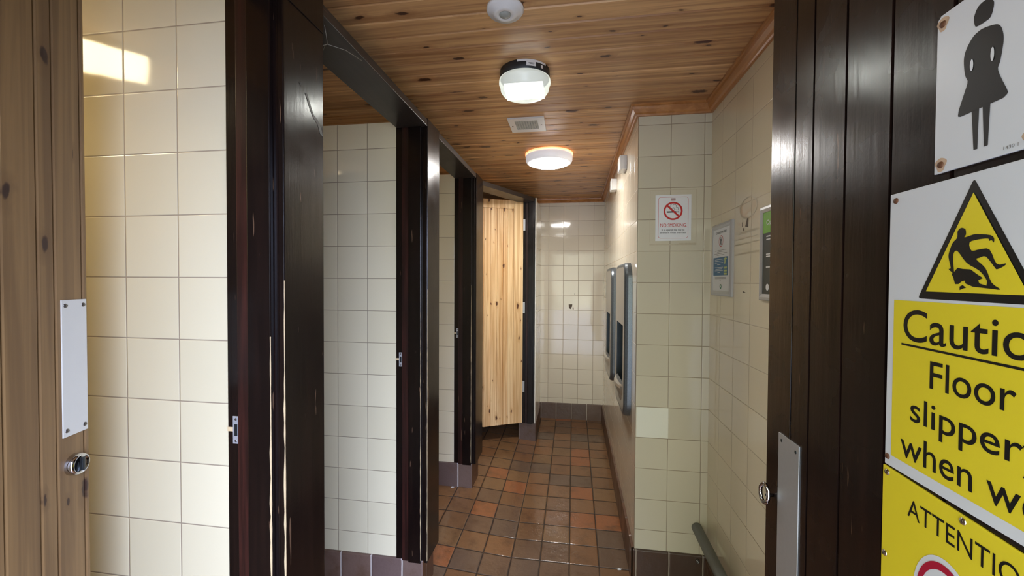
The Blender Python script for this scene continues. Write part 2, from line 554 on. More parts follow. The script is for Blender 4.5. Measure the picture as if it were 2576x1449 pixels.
m_chrome = plain('chrome', lin(200, 200, 202), 0.12, 1.0, noise_amt=0.02)
m_screw = plain('screw_steel', lin(120, 116, 112), 0.35, 0.9)
m_rust = plain('rusty_screw', lin(112, 74, 52), 0.6, 0.3, noise_amt=0.2, nscale=200)
m_ruststain = plain('rust_stain', lin(206, 176, 150), 0.5, noise_amt=0.15, nscale=100)
m_fingerplate = plain('cream_plate', lin(205, 203, 194), 0.4, noise_amt=0.02)
m_pipe = plain('grey_pipe', lin(122, 126, 124), 0.45, noise_amt=0.05, nscale=40)
m_blackbase = plain('black_lamp_base', lin(46, 50, 54), 0.45, noise_amt=0.1)
m_grille = plain('dusty_grille', lin(215, 216, 206), 0.7, noise_amt=0.3, nscale=160, bump=0.4)
m_chip = plain('chipped_glaze', lin(112, 98, 84), 0.7, noise_amt=0.2, nscale=120)
m_scuff = plain('scuff_residue', lin(198, 187, 158), 0.4, noise_amt=0.1, nscale=60)
m_concrete = plain('outdoor_paving', lin(150, 148, 140), 0.8, noise_amt=0.15, nscale=6)
m_newtile = plain('white_glaze', lin(232, 232, 214), 0.14, noise_amt=0.02, nscale=8)
m_trimwhite = plain('white_edging', lin(246, 244, 236), 0.3, noise_amt=0.03)
m_sensorlens = plain('grey_lens', lin(176, 180, 172), 0.3, noise_amt=0.15, nscale=120)
m_web = plain('cobweb_silk', lin(150, 145, 135), 0.8)

# ------------------------------------------------------------------ setting
def floor_z(x, y):
    return 0.10 + 0.035 * (y - YF) + 0.08 * max(0.0, min(-x, 0.75) - 0.33)


mb = MB()
xs = [XL - 0.1, -0.75, -0.33, 0.70]; ys = [-0.25, 1.0, 2.0, 3.0, 4.3]
for i in range(3):
    for j in range(4):
        mb.quad(*[(x, y, floor_z(x, y)) for x, y in ((xs[i], ys[j]), (xs[i + 1], ys[j]), (xs[i + 1], ys[j + 1]), (xs[i], ys[j + 1]))])
fl = mb.build('floor', m_floor, fix=False); struct(fl)

# boarded ceiling with v-grooves, boards run across the room
mb = MB()
prof = []
k = 0
y = BY0 + 2 * BP
while y < YF + 0.1:
    prof += [(y, 0.007), (y + 0.0065, 0.0), (y + BP - 0.0035, 0.0)]
    y += BP
for (ya, za), (yb, zb) in zip(prof, prof[1:]):
    mb.quad((XL - .05, ya, CEIL + za), (XL - .05, yb, CEIL + zb), (XR + .1, yb, CEIL + zb), (XR + .1, ya, CEIL + za))
mb.quad((XL - .05, prof[0][0], CEIL + .05), (XL - .05, prof[-1][0], CEIL + .05), (XR + .1, prof[-1][0], CEIL + .05), (XR + .1, prof[0][0], CEIL + .05))
struct(mb.build('ceiling', m_ceil, fix=False))

Zb = -0.3
# right wall, boxed-out wall, far wall
struct(MB().box(XR, XR + 0.12, YB, YD, Zb, CEIL, mis=[0] * 6).build('wall_right', m_tile_right))
struct(MB().box(XD + 0.001, XR + 0.12, YD, YD + 0.02, Zb, CEIL).build('wall_alcove', m_tile_duct))
# boxed-out wall side with two openings for the recessed washers
UNITS = [2.20, 2.98]
UW = 0.46
holes = [(u + 0.06, u + 0.37, H0 + 0.60, H0 + 0.985) for u in UNITS]
mb = MB()
y0 = YD
cuts = []
for (a, b, c, d) in holes:
    cuts.append((y0, a, Zb, CEIL)); cuts.append((a, b, Zb, c)); cuts.append((a, b, d, CEIL)); y0 = b
cuts.append((y0, YF, Zb, CEIL))
for (a, b, c, d) in cuts:
    mb.quad((XD, a, c), (XD, b, c), (XD, b, d), (XD, a, d))
struct(mb.build('wall_side', m_tile_side, fix=False))
struct(MB().box(XL - .1, XR + .12, YF, YF + 0.12, Zb, CEIL).build('wall_far', m_tile_far))
struct(MB().box(XL - .1, XL, YB, YF, Zb, CEIL).build('wall_left', m_tile_y))
# entrance wall with the doorway
OX0, OX1, OZ = -0.46, 0.47, 2.13
mb = MB()
mb.box(XL - .1, OX0, YB - 0.16, YB, Zb, CEIL)
mb.box(OX1, XR + .12, YB - 0.16, YB, Zb, CEIL)
mb.box(OX0, OX1, YB - 0.16, YB, OZ, CEIL)
struct(mb.build('wall_entrance', m_tile_back))
mb = MB()
mb.box(OX0 - .03, OX0 + .03, YB - 0.17, YB + .01, -0.08, OZ - .03)
mb.box(OX1 - .02, OX1 + .03, YB - 0.17, YB + .01, -0.08, OZ - .03)
mb.box(OX0 - .03, OX1 + .03, YB - 0.17, YB + .01, OZ - .03, OZ + .03)
struct(mb.build('trim_2', m_dark))
struct(MB().box(-8, 8, -14, -0.22, -0.20, -0.06).build('ground', m_concrete))

# partitions
for i, ((ya, yb), mt) in enumerate(zip(PART, (m_tile_p1, m_tile_p2, m_tile_p3))):
    struct(MB().box(XL, -0.815, ya, yb, Zb, TOP).build('wall_partition_%d' % (i + 1), mt))
P4X0, P4X1, P4Y = -0.470, -0.332, 3.62
struct(MB().box(P4X0, P4X1, P4Y + 0.02, YF, Zb, TOP, mis=[0, 0, 1, 1, 0, 0]).build('wall_partition_4', [m_tile_y, m_tile_far]))
struct(MB().box(P4X1 - 0.006, P4X1 + 0.003, P4Y - 0.008, P4Y + 0.012, 0.24, TOP + 0.004).build('trim_3', m_trimwhite, bevel=0.002))

# tiled skirtings
def skirt(name, x0, x1, y0, y1, ztop, mats, drop=None):
    mb = MB().box(x0, x1, y0, y1, -0.2, ztop, mis=[0, 0, 0, 0, 1, 1])
    return struct(mb.build(name, mats, bevel=0.006))
skirt('baseboard_far', P4X1, XD, YF - 0.012, YF + 0.02, H0 - 0.038, [m_skirt_x, m_skirt_y])
mb = MB()
n = 8
for i in range(n):
    ya, yb = YD + (YF - YD) * i / n, YD + (YF - YD) * (i + 1) / n
    za, zb_ = H0 - 0.095 + 0.055 * i / n, H0 - 0.095 + 0.055 * (i + 1) / n
    xf = XD - 0.012
    mb.quad((xf, ya, -.2), (xf, yb, -.2), (xf, yb, zb_), (xf, ya, za))
    mb.quad((xf, ya, za), (xf, yb, zb_), (XD + .01, yb, zb_ + .006), (XD + .01, ya, za + .006))
struct(mb.build('baseboard_side', m_skirt_y))
skirt('baseboard_alcove', XD - 0.006, XR, YD - 0.012, YD + 0.01, H0 - 0.096, [m_skirt_d, m_skirt_y])
skirt('baseboard_right', XR - 0.012, XR + .02, YB, YD - 0.012, H0 - 0.11, [m_skirt_y, m_skirt_y])
for i, ((ya, yb), zt) in enumerate(zip(PART, (H0 - 0.11, H0 - 0.086, H0 - 0.052))):
    skirt('baseboard_%d' % (i + 1), XL, -0.683, ya - 0.010, yb + 0.008, zt, [m_skirt_x, m_skirt_y])
skirt('baseboard_4', P4X0 - 0.008, P4X1 + 0.010, P4Y - 0.006, YF - 0.012, H0 - 0.055, [m_skirt_x, m_skirt_y])

# ceiling moulding swept along the right-hand walls
path = [(XR, YB), (XR, YD), (XD, YD), (XD, YF), (XL, YF)]
sect = [(0.0, -0.047), (0.010, -0.047), (0.013, -0.040), (0.020, -0.034), (0.030, -0.020), (0.033, -0.010), (0.040, -0.008), (0.040, 0.0)]
rings = []
for i, p in enumerate(path):
    dirs = []
    if i > 0: dirs.append((Vector(path[i]) - Vector(path[i - 1])).normalized())
    if i < len(path) - 1: dirs.append((Vector(path[i + 1]) - Vector(path[i])).normalized())
    ns = [Vector((-d.y, d.x)) for d in dirs]
    nn = ns[0] if len(ns) == 1 else (ns[0] + ns[1]) / (1 + ns[0].dot(ns[1]))
    rings.append([(p[0] + nn.x * a, p[1] + nn.y * a, CEIL + b) for a, b in sect])
mb = MB()
for ra, rb in zip(rings, rings[1:]):
    for k in range(len(sect) - 1):
        mb.add([ra[k], rb[k], rb[k + 1], ra[k + 1]], [(0, 1, 2, 3)])
struct(mb.build('trim_1', m_trim))

# chips and old adhesive marks on the wall tiles
def fY(x, z, d): return (x, YF - d, z)
def fX(y, z, d): return (XR - d, y, z)
mb = MB()
mb.flat([(-.0453, 1.280), (-.007, 1.2827), (-.0093, 1.259), (-.018, 1.245), (-.0257, 1.2313), (-.0426, 1.2464)], fY, 0.0008)
mb.flat([(-.001, 1.259), (.004, 1.252), (.0076, 1.2297), (-.004, 1.233)], fY, 0.0008)
mb.flat([(.012, 1.392), (.016, 1.392), (.015, 1.384), (.011, 1.385)], fY, 0.0008)
o = mb.build('chip_marks', m_chip, parent=bpy.data.objects['wall_far'])
mb = MB()
mb.flat([(1.6416, 1.7614), (1.6309, 1.7574), (1.6332, 1.7257), (1.6583, 1.732)], fX, 0.0008)
mb.flat([(1.686, 1.7517), (1.681, 1.750), (1.683, 1.7337), (1.6876, 1.735)], fX, 0.0008)
mb.flat([(1.675, 1.728), (1.668, 1.727), (1.669, 1.715), (1.674, 1.716)], fX, 0.0008)
mb.flat([(1.675, 1.483), (1.665, 1.486), (1.645, 1.482), (1.66, 1.479)], fX, 0.0008)
o = mb.build('chip_marks', m_chip, parent=bpy.data.objects['wall_right'])
mb = MB()
ring_poly(mb, fX, 1.635, 1.80, 0.036, 0.041, 0.0006, ku=1.9)
for z, a, b in ((1.713, 1.56, 1.71), (1.708, 1.55, 1.72), (1.688, 1.55, 1.73), (1.668, 1.545, 1.73), (1.632, 1.54, 1.73), (1.628, 1.55, 1.735)):
    mb.flat([(a, z), (b, z - .003), (b, z + .001), (a, z + .003)], fX, 0.0006)
mb.build('residue_marks', m_scuff, parent=bpy.data.objects['wall_right'])
def fD(x, z, d): return (x, YD - d, z)
mb = MB()
for a, b, c, d in ((.364, .579, 1.960, 1.963), (.364, .367, 1.71, 1.96), (.576, .579, 1.72, 1.96), (.364, .579, 1.696, 1.703), (.50, .580, 1.702, 1.708)):
    mb.flat([(a, c), (b, c), (b, d), (a, d)], fD, 0.0006)
mb.build('residue_marks', m_scuff, parent=bpy.data.objects['wall_alcove'])

tag(MB().box(.3125, .4615, YD - .0012, YD + .004, H0 + .458, H0 + .606).build('wall_tile', m_newtile, origin=(.386, YD, H0 + .53), bevel=.0008),
    'single whiter replacement tile low on the corner of the projecting wall', 'tile')

# ------------------------------------------------------------------ cubicle posts and head beams
def post(yn, yf, zbot, label, worn, strike_z, face_y):
    """timber end post of a partition: lining faces the doorway, cover board faces the corridor"""
    t = empty('partition_post', (-0.74, (yn + yf) / 2, zbot), label, 'post', 'dark timber posts of the cubicle fronts')
    f = yn - 0.007
    MB().box(-0.815, -0.672, f, yf + 0.007, zbot, TOP).build('jamb_lining', m_dark, t, bevel=0.002)
    MB().box(-0.784, -0.751, f - 0.005, f, zbot - .004, TOP - 0.032).build('lining_strip', m_dark_red, t, bevel=0.0015)['label'] = 'reddish worn strip'
    MB().box(-0.751, -0.690, f - 0.012, f, zbot - .006, TOP - 0.032).build('door_stop', m_dark, t, bevel=0.0025)
    MB().box(-0.676, -0.660, face_y[0], face_y[1], zbot - .004, TOP + 0.004).build('cover_board', m_dark, t, bevel=0.0025)
    if worn:
        for (x, yy, z0, z1, w) in worn:
            mb = MB()
            rnd = random.Random(int(x * 1000) + int(yy * 100))
            z = z0
            pts = []
            while z < z1:
                pts.append((z, w * (0.25 + 0.75 * rnd.random()) * min(1.0, .25 + 1.6 * (z1 - z)))); z += 0.03
            for (za, wa), (zb2, wb) in zip(pts, pts[1:]):
                mb.quad((x - wa, yy, za), (x + .0006, yy, za), (x + .0006, yy, zb2), (x - wb, yy, zb2))
                mb.quad((x + .0006, yy, za), (x + .0006, yy + wa * .5, za), (x + .0006, yy + wb * .5, zb2), (x + .0006, yy, zb2))
            mb.build('worn_edge', m_bare, t)['label'] = 'bare pale wood along the chipped edge'
    s = MB().box(-0.8005, -0.783, f - 0.0015, f, strike_z - .033, strike_z + .033).build('strike_plate', m_alu, t, bevel=0.0006)
    s['label'] = 'small metal strike plate'
    MB().box(-0.796, -0.788, f - 0.0022, f - .0014, strike_z - .014, strike_z + .014).build('latch_hole', m_steel_dark, s)
    MB().box(-0.8152, -0.8005, f - .001, f, strike_z - .004, strike_z + .006).build('latch_notch', m_bare, t)['label'] = 'bare wood notch beside the strike plate'
    for dz in (-.026, .026):
        MB().lathe([(0.0032, 0), (0.0026, -0.0012), (0, -0.0016)], (-0.792, f - 0.0015, strike_z + dz), 'Y', 12, caps=False).build('screw', m_screw, s)
    return t


p1 = post(PART[0][0], PART[0][1], H0 - .16, 'tall dark timber post nearest the camera, scarred pale along its edges',
          [(-0.690, PART[0][0] - .0196, H0 - .08, 1.42, .0055), (-0.660, 0.8485, H0 - .1, 1.54, .0045), (-0.751, PART[0][0] - .0125, H0, 1.55, .0012)], H0 + .863, (0.849, 1.0))
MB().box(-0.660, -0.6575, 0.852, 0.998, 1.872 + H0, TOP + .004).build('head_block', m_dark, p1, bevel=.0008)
mb = MB()
def fC(y, z, d): return (-0.660 + d, y, z)
mb.flat([(.9235, 1.9845), (.934, 1.985), (.9435, 1.966), (.958, 1.944), (.976, 1.936), (.992, 1.915), (.997, 1.900), (.984, 1.905), (.974, 1.925), (.958, 1.934), (.944, 1.950), (.932, 1.972)], fC, .0006)
mb.flat([(.9020, 2.000), (.908, 2.004), (.915, 1.998), (.909, 1.993)], fC, .0006)
mb.build('gouge', m_black, p1)['label'] = 'dark gouge in the board face'
p2 = post(PART[1][0], PART[1][1], H0 - .088, 'dark timber post between the second and third cubicle doorways',
          [(-0.690, PART[1][0] - .0196, H0 - .08, 1.5, .003), (-0.660, 1.7795, H0 - .08, 1.5, .002)], H0 + .852, (1.780, 1.945))
p3 = post(PART[2][0], PART[2][1], H0 - .052, 'dark timber post at the front of the angled far cubicle',
          [(-0.690, PART[2][0] - .0196, H0 - .04, 1.5, .0025)], H0 + .855, (2.725, 2.935))

# far post: end of the short partition, carries the pale door
t4 = empty('partition_post', (-0.40, P4Y, H0 - .06), 'slim dark hinge post at the far end beside the pale pine door', 'post', 'dark timber posts of the cubicle fronts')
MB().box(-0.474, -0.337, P4Y - 0.012, P4Y + 0.02, H0 - .06, TOP).build('jamb_lining', m_dark, t4, bevel=0.002)
MB().box(-0.418, -0.400, P4Y - 0.017, P4Y - .012, H0 - .06, TOP - .03).build('lining_strip', m_dark_red, t4, bevel=0.0015)['label'] = 'reddish strip'
MB().box(-0.400, -0.352, P4Y - 0.024, P4Y - .012, H0 - .06, TOP - .03).build('door_stop', m_dark, t4, bevel=0.002)
for z in (1.72, 0.98, 0.27):
    h = MB().box(-0.452, -0.426, P4Y - 0.0145, P4Y - .012, H0 + z - .05 - .0, H0 + z + .05).build('hinge', m_alu, t4, bevel=0.0008)
    MB().lathe([(0.005, -0.05), (0.005, 0.05)], (-0.452, P4Y - .016, H0 + z), 'Z', 10).build('hinge_knuckle', m_alu, h)


def beam(y0, y1, label):
    t = tag(MB().box(-0.812, -0.662, y0, y1, TOP - 0.032, TOP - 0.001).build('head_beam', m_dark_y, origin=(-0.735, (y0 + y1) / 2, TOP - .03), bevel=0.002),
            label, 'beam', 'head beams over the cubicle doorways')
    return t
beam(YB + 0.005, PART[0][0] - .008, 'dark head beam over the first cubicle doorway by the camera')
beam(PART[0][1] + .008, PART[1][0] - .008, 'long dark head beam between the two nearest posts')
beam(PART[1][1] + .008, PART[2][0] - .008, 'shorter dark head beam running from the middle post to the third post')
a, b = Vector((-0.745, 2.905)), Vector((-0.405, 3.606))
d = (b - a).normalized(); nrm = Vector((d.y, -d.x))
L = (b - a).length
mb = MB().box(-0.070, 0.070, 0, L, TOP - .036, TOP - .001)
o = mb.build('head_beam', m_dark_y, bevel=0.002)
o.location = (a.x, a.y, 0); o.rotation_euler = (0, 0, math.atan2(-d.x, d.y))
tag(o, 'dark head beam set at an angle over the pale door', 'beam', 'head beams over the cubicle doorways')

# old cobweb under the long beam
mb = MB()
for pts in ([(-.672, 1.01, TOP - .005), (-.69, 1.06, TOP - .05), (-.70, 1.08, TOP - .06)], [(-.70, 1.08, TOP - .06), (-.72, 1.10, TOP - .05), (-.76, 1.15, TOP - .034)],
            [(-.70, 1.08, TOP - .06), (-.75, 1.05, TOP - .09), (-.79, 1.0, TOP - .14)], [(-.70, 1.08, TOP - .06), (-.68, 1.14, TOP - .045), (-.672, 1.22, TOP - .034)]):
    mb.tube(pts, 0.0009, 6)
tag(mb.build('cobweb', m_web, origin=(-.70, 1.08, TOP - .06)), 'grey cobweb strands in the top corner of the nearest post', 'cobweb')

# ------------------------------------------------------------------ doors
def vboards(mb, edges, z0, z1, yfront, yback, g=0.005, dp=0.007):
    """match-boarded leaf in local x, front face at yfront, v-groove at each inner edge"""
    prof = [(edges[0], yfront)]
    for e in edges[1:-1]:
        q = yfront + math.copysign(dp, yback - yfront)
        prof += [(e - g, yfront), (e - g * .62, q), (e + g * .62, q), (e + g, yfront)]
    prof.append((edges[-1], yfront))
    poly = prof + [(edges[-1], yback), (edges[0], yback)]
    return mb.prism(poly, lambda u, v, dd: (u, v, dd), z0, z1)

# first cubicle door, ajar inwards; local x runs from hinge to leading edge, local -y faces the corridor
TH1 = math.radians(90 + 18.0)
d1 = empty('cubicle_door', (-0.800, 0.0, floor_z(-.8, .3) + 0.12), 'pine boarded cubicle door ajar on the left with a pale plate', 'door', rz=TH1)
z0d, z1d = 0.0, 1.98
DW = 0.707
FR = -0.043
mb = vboards(MB(), [0.0, 0.095, 0.19, 0.285, 0.38, 0.475, 0.547, 0.608, 0.640, 0.698, DW], z0d, z1d, FR, 0.0, 0.0034, 0.008)
mb.build('door_leaf', m_door_pine, d1, local=True)
d1z = d1.location.z

# far pale door
hx, hy = -0.462, 3.632
ang = math.atan2(-0.474, -0.88)
d4 = empty('cubicle_door', (hx, hy, H0 - 0.054), 'pale pine boarded door standing ajar in the far angled cubicle', 'door', rz=ang)
W4, H4 = 0.72, 1.981
# local x from hinge to edge, local +y faces the corridor side (towards the camera)
mb = MB(); mb.box(0, 0.088, 0, 0.04, 0, H4); mb.build('stile', m_door_pale, d4, local=True, bevel=0.002)
mb = MB(); mb.box(W4 - 0.088, W4, 0, 0.04, 0, H4); mb.build('stile', m_door_pale, d4, local=True, bevel=0.002)
mb = MB(); mb.box(0.0885, W4 - .0885, 0.001, 0.04, H4 - 0.075, H4); mb.build('top_rail', m_door_pale, d4, local=True, bevel=0.002)
mb = vboards(MB(), [0.0885, 0.145, 0.19, 0.245, 0.305, 0.365, 0.425, 0.485, 0.545, W4 - .0885], 0, H4 - 0.0755, 0.034, 0.008)
mb.build('board_panel', m_door_pale, d4, local=True)

# entrance door, folded back against the right wall
DXF, DXB = 0.447, 0.490
de = empty('entrance_door', (DXF + .02, 0.56, -0.03), 'dark gloss boarded entrance door standing open on the right', 'door')
# outline across the door in y, v-grooves at the board joints
ed = [1.012, 0.849, 0.756, 0.657, 0.561, 0.466, 0.371, 0.276, 0.181, 0.06]
mb = MB()
prof = [(ed[0], DXF)]
for e in ed[1:-1]:
    prof += [(e + .0030, DXF), (e + .0022, DXF + .009), (e - .0022, DXF + .009), (e - .0030, DXF)]
prof.append((ed[-1], DXF))
mb.prism(prof + [(ed[-1], DXB), (ed[0], DXB)], lambda u, v, dd: (v, u, dd), -0.03, 2.26)
mb.build('door_leaf', m_dark_door, de)
MB().box(DXF - 0.0012, DXF, 0.912, 0.917, -0.0, 2.2).build('edge_line', m_dark, de, bevel=0.0005)
pp = MB().box(DXF - 0.0022, DXF, 0.874, 0.955, 0.55, 1.196).build('push_plate', m_alu, de, bevel=0.0006)
pp['label'] = 'plain aluminium push plate'
for y, z in ((.942, 1.182), (.886, 1.180), (.942, .564), (.886, .564)):
    MB().lathe([(0.0036, 0), (0.0036, -0.0006), (0, -0.0006)], (DXF - .0022, y, z), 'X', 12, caps=False).build('screw', m_steel_dark, pp)
mb = MB()
cy, cz = 0.984, 1.045
mb.tube([(DXF - .016 - .003 * math.cos(a), cy + .0125 * math.cos(a), cz + .0215 * math.sin(a)) for a in [2 * math.pi * i / 24 for i in range(25)]], 0.0042, 10)
mb.tube([(DXF, cy - .006, cz), (DXF - .016, cy - .010, cz)], 0.004, 10)
mb.build('ring_pull', m_chrome, de)['label'] = 'small chrome ring pull'

# fittings of the first cubicle door
def l1(u, v, dd): return (u, FR - dd, v)
zz = lambda w: w - d1z
FP = [0.633, 0.727, 0, 0]
mb = MB(); mb.prism([(0.6495, zz(1.217)), (0.704, zz(1.217)), (0.704, zz(1.481)), (0.6495, zz(1.481))], l1, 0.0, 0.0022)
fp = mb.build('finger_plate', m_fingerplate, d1, local=True, bevel=0.0006)
fp['label'] = 'pale finger plate with a screw at each corner'
for u in (.6575, .6965):
    for v in (1.229, 1.470):
        mb = MB(); mb.lathe([(0.0042, 0), (0.0034, -0.0012), (0, -0.0016)], (u, FR - .0022, zz(v)), 'Y', 14, caps=False)
        mb.build('screw', m_screw, fp, local=True)
mb = MB(); mb.lathe([(0.021, 0), (0.021, -0.008), (0.0185, -0.014), (0.016, -0.014), (0.015, -0.012), (0, -0.012)], (0.673, FR, zz(1.158)), 'Y', 36, caps=False)
tk = mb.build('lock_rose', m_chrome, d1, local=True)
tk['label'] = 'round chrome lock'
mb = MB(); mb.box(0.670, 0.676, FR - .018, FR - .012, zz(1.158) - .013, zz(1.158) + .013)
mb.build('turn_slot', m_steel_dark, tk, local=True, bevel=0.001)

# ------------------------------------------------------------------ ceiling things
# presence sensor
t = empty('ceiling_sensor', (-.215, 1.255, CEIL), 'round white presence sensor on the ceiling at the top edge', 'sensor')
MB().lathe([(0.0, -0.0), (0.058, 0.0), (0.058, -0.006), (0.053, -0.013), (0.038, -0.016), (0.036, -0.020), (0.022, -0.022), (0.019, -0.019), (0.0, -0.019)][::-1],
           (-.215, 1.255, CEIL), 'Z', 56, caps=False).build('sensor_body', m_white_pl, t)
MB().lathe([(0.0, -0.0265), (0.010, -0.0255), (0.0165, -0.0225), (0.0185, -0.0185)], (-.215, 1.255, CEIL), 'Z', 32, caps=False).build('sensor_lens', m_sensorlens, t)['label'] = 'grey sensor lens'

# near light: uncovered black base, clear lens, led tray
LC = (-.200, 1.645)
t = empty('ceiling_light', (LC[0], LC[1], CEIL), 'near round ceiling light with black base and clear lens', 'light')
MB().lathe([(0.0, 0.0), (0.100, 0.0), (0.101, -0.03), (0.096, -0.036), (0.0, -0.036)], (LC[0], LC[1], CEIL), 'Z', 56, caps=False).build('lamp_base', m_blackbase, t)
# stickers on the base rim
def rimfn(u, v, dd):
    a = u / 0.1012
    return (LC[0] + (0.1012 + dd) * math.sin(a), LC[1] - (0.1012 + dd) * math.cos(a), CEIL + v)
def rimpatch(u0, u1, v0, v1, dd, mat, name, lab=None):
    mb = MB(); k = 10
    for i in range(k):
        a, b = u0 + (u1 - u0) * i / k, u0 + (u1 - u0) * (i + 1) / k
        mb.quad(rimfn(a, v0, dd), rimfn(b, v0, dd), rimfn(b, v1, dd), rimfn(a, v1, dd))
    o = mb.build(name, mat, t)
    if lab: o['label'] = lab
rimpatch(-.018, .105, -.009, -.001, .0006, m_white_pl, 'base_band', 'white band on the black base')
rimpatch(.018, .055, -.026, -.006, .0010, m_white_pl, 'sticker', 'white rating sticker')
rimpatch(.026, .050, -.016, -.014, .0014, m_greytext, 'sticker_line')
rimpatch(.030, .046, -.020, -.018, .0014, m_greytext, 'sticker_line')
rimpatch(.078, .088, -.026, -.014, .0008, m_white_pl, 'clip', 'white clip')
tl = NT('clear_lens')
tl.b.inputs['Base Color'].default_value = (0.85, 0.9, 0.86, 1)
tl.b.inputs['Roughness'].default_value = 0.2
tl.b.inputs['Emission Color'].default_value = (0.93, 1.0, 0.90, 1)
tl.b.inputs['Emission Strength'].default_value = 0.5
tr_ = tl.n.new('ShaderNodeBsdfTransparent'); mx = tl.n.new('ShaderNodeMixShader'); mx.inputs[0].default_value = 0.62
tl.l.new(tr_.outputs[0], mx.inputs[1]); tl.l.new(tl.b.outputs[0], mx.inputs[2]); tl.l.new(mx.outputs[0], tl.out.inputs['Surface'])
MB().lathe([(0.098, -0.034), (0.103, -0.036), (0.104, -0.050), (0.100, -0.056), (0.097, -0.075), (0.088, -0.088), (0.070, -0.092), (0.0, -0.093)],
           (LC[0], LC[1], CEIL), 'Z', 56, caps=False).build('lens', tl.mat, t)['label'] = 'clear ribbed lens'
mb = MB().box(LC[0] - .076, LC[0] + .076, LC[1] - .048, LC[1] + .048, CEIL - .088, CEIL - .064, mis=[0, 1, 1, 1, 1, 1])
mb.build('led_tray', [emit('led_white', (1.0, 1.0, 0.93, 1), LAMP1), emit('led_edge', (1.0, 1.0, 0.93, 1), 3.0)], t)['label'] = 'glowing white led block'

# far light: white bezel, lit diffuser
LC2 = (-.165, 2.715)
t = empty('ceiling_light', (LC2[0], LC2[1], CEIL), 'far round ceiling light with white rim glowing over the corridor', 'light')
MB().lathe([(0.0, 0.0), (0.120, 0.0), (0.157, -0.004), (0.157, -0.012), (0.120, -0.014), (0.0, -0.014)], (LC2[0], LC2[1], CEIL), 'Z', 56, caps=False).build(
    'back_plate', emit('warm_backlight', (1.0, 0.42, 0.16, 1), 1.6), t)['label'] = 'orange glow of the back plate'
MB().lathe([(0.135, -0.014), (0.152, -0.016), (0.155, -0.024), (0.153, -0.050), (0.146, -0.062), (0.136, -0.066), (0.132, -0.060), (0.132, -0.02)],
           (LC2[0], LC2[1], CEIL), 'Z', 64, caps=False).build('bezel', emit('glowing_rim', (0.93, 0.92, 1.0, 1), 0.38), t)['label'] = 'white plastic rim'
MB().lathe([(0.134, -0.050), (0.132, -0.064), (0.115, -0.073), (0.07, -0.079), (0.0, -0.081)], (LC2[0], LC2[1], CEIL), 'Z', 56, caps=False).build(
    'diffuser', emit('diffuser_white', (1.0, 0.97, 0.93, 1), LAMP2), t)['label'] = 'glowing diffuser'

# light inside the first cubicle (seen mirrored in its wall tiles)
t = empty('ceiling_light', (-1.785, .477, CEIL), 'oblong light on the ceiling of the first cubicle, mirrored in its tiles', 'light', rz=math.radians(39))
MB().box(-.142, .142, -.19, .19, -.020, 0).build('lamp_base', m_white_pl, t, bevel=.004, local=True)
MB().box(-.135, .135, -.18, .18, -.032, -.020).build('diffuser', emit('cubicle_diffuser', (1.0, 0.80, 0.48, 1), LAMP3), t, bevel=.004, local=True)

# extract vent
t = empty('ceiling_vent', (-.25, 2.19, CEIL), 'square white extract vent on the ceiling between the two lights', 'vent')
VX0, VX1, VY0, VY1 = -.346, -.155, 2.093, 2.286
mb = MB()
ix0, ix1, iy0, iy1 = -.312, -.192, 2.128, 2.247
zb_, zt_ = CEIL - .007, CEIL
for (a, b, c, d_) in ((VX0, ix0, VY0, VY1), (ix1, VX1, VY0, VY1), (ix0, ix1, VY0, iy0), (ix0, ix1, iy1, VY1)):
    mb.box(a, b, c, d_, zb_, zt_)
mb.build('vent_frame', m_white_pl, t)
mb = MB().box(ix0, ix1, iy0, iy1, CEIL - .003, CEIL)
for i in range(9):
    x = ix0 + (ix1 - ix0) * (i + .5) / 9
    mb.box(x - .004, x + .004, iy0, iy1, CEIL - .006, CEIL - .003)
for i in range(6):
    yy = iy0 + (iy1 - iy0) * (i + .5) / 6
    mb.box(ix0, ix1, yy - .002, yy + .002, CEIL - .0062, CEIL - .003)
mb.build('grille', m_grille, t)['label'] = 'dusty grey grille'
for x in (-.330, -.174):
    MB().lathe([(0.004, 0), (0.0035, -0.001), (0, -0.0012)], (x, 2.19, CEIL - .007), 'Z', 12, caps=False).build('screw', m_screw, t)

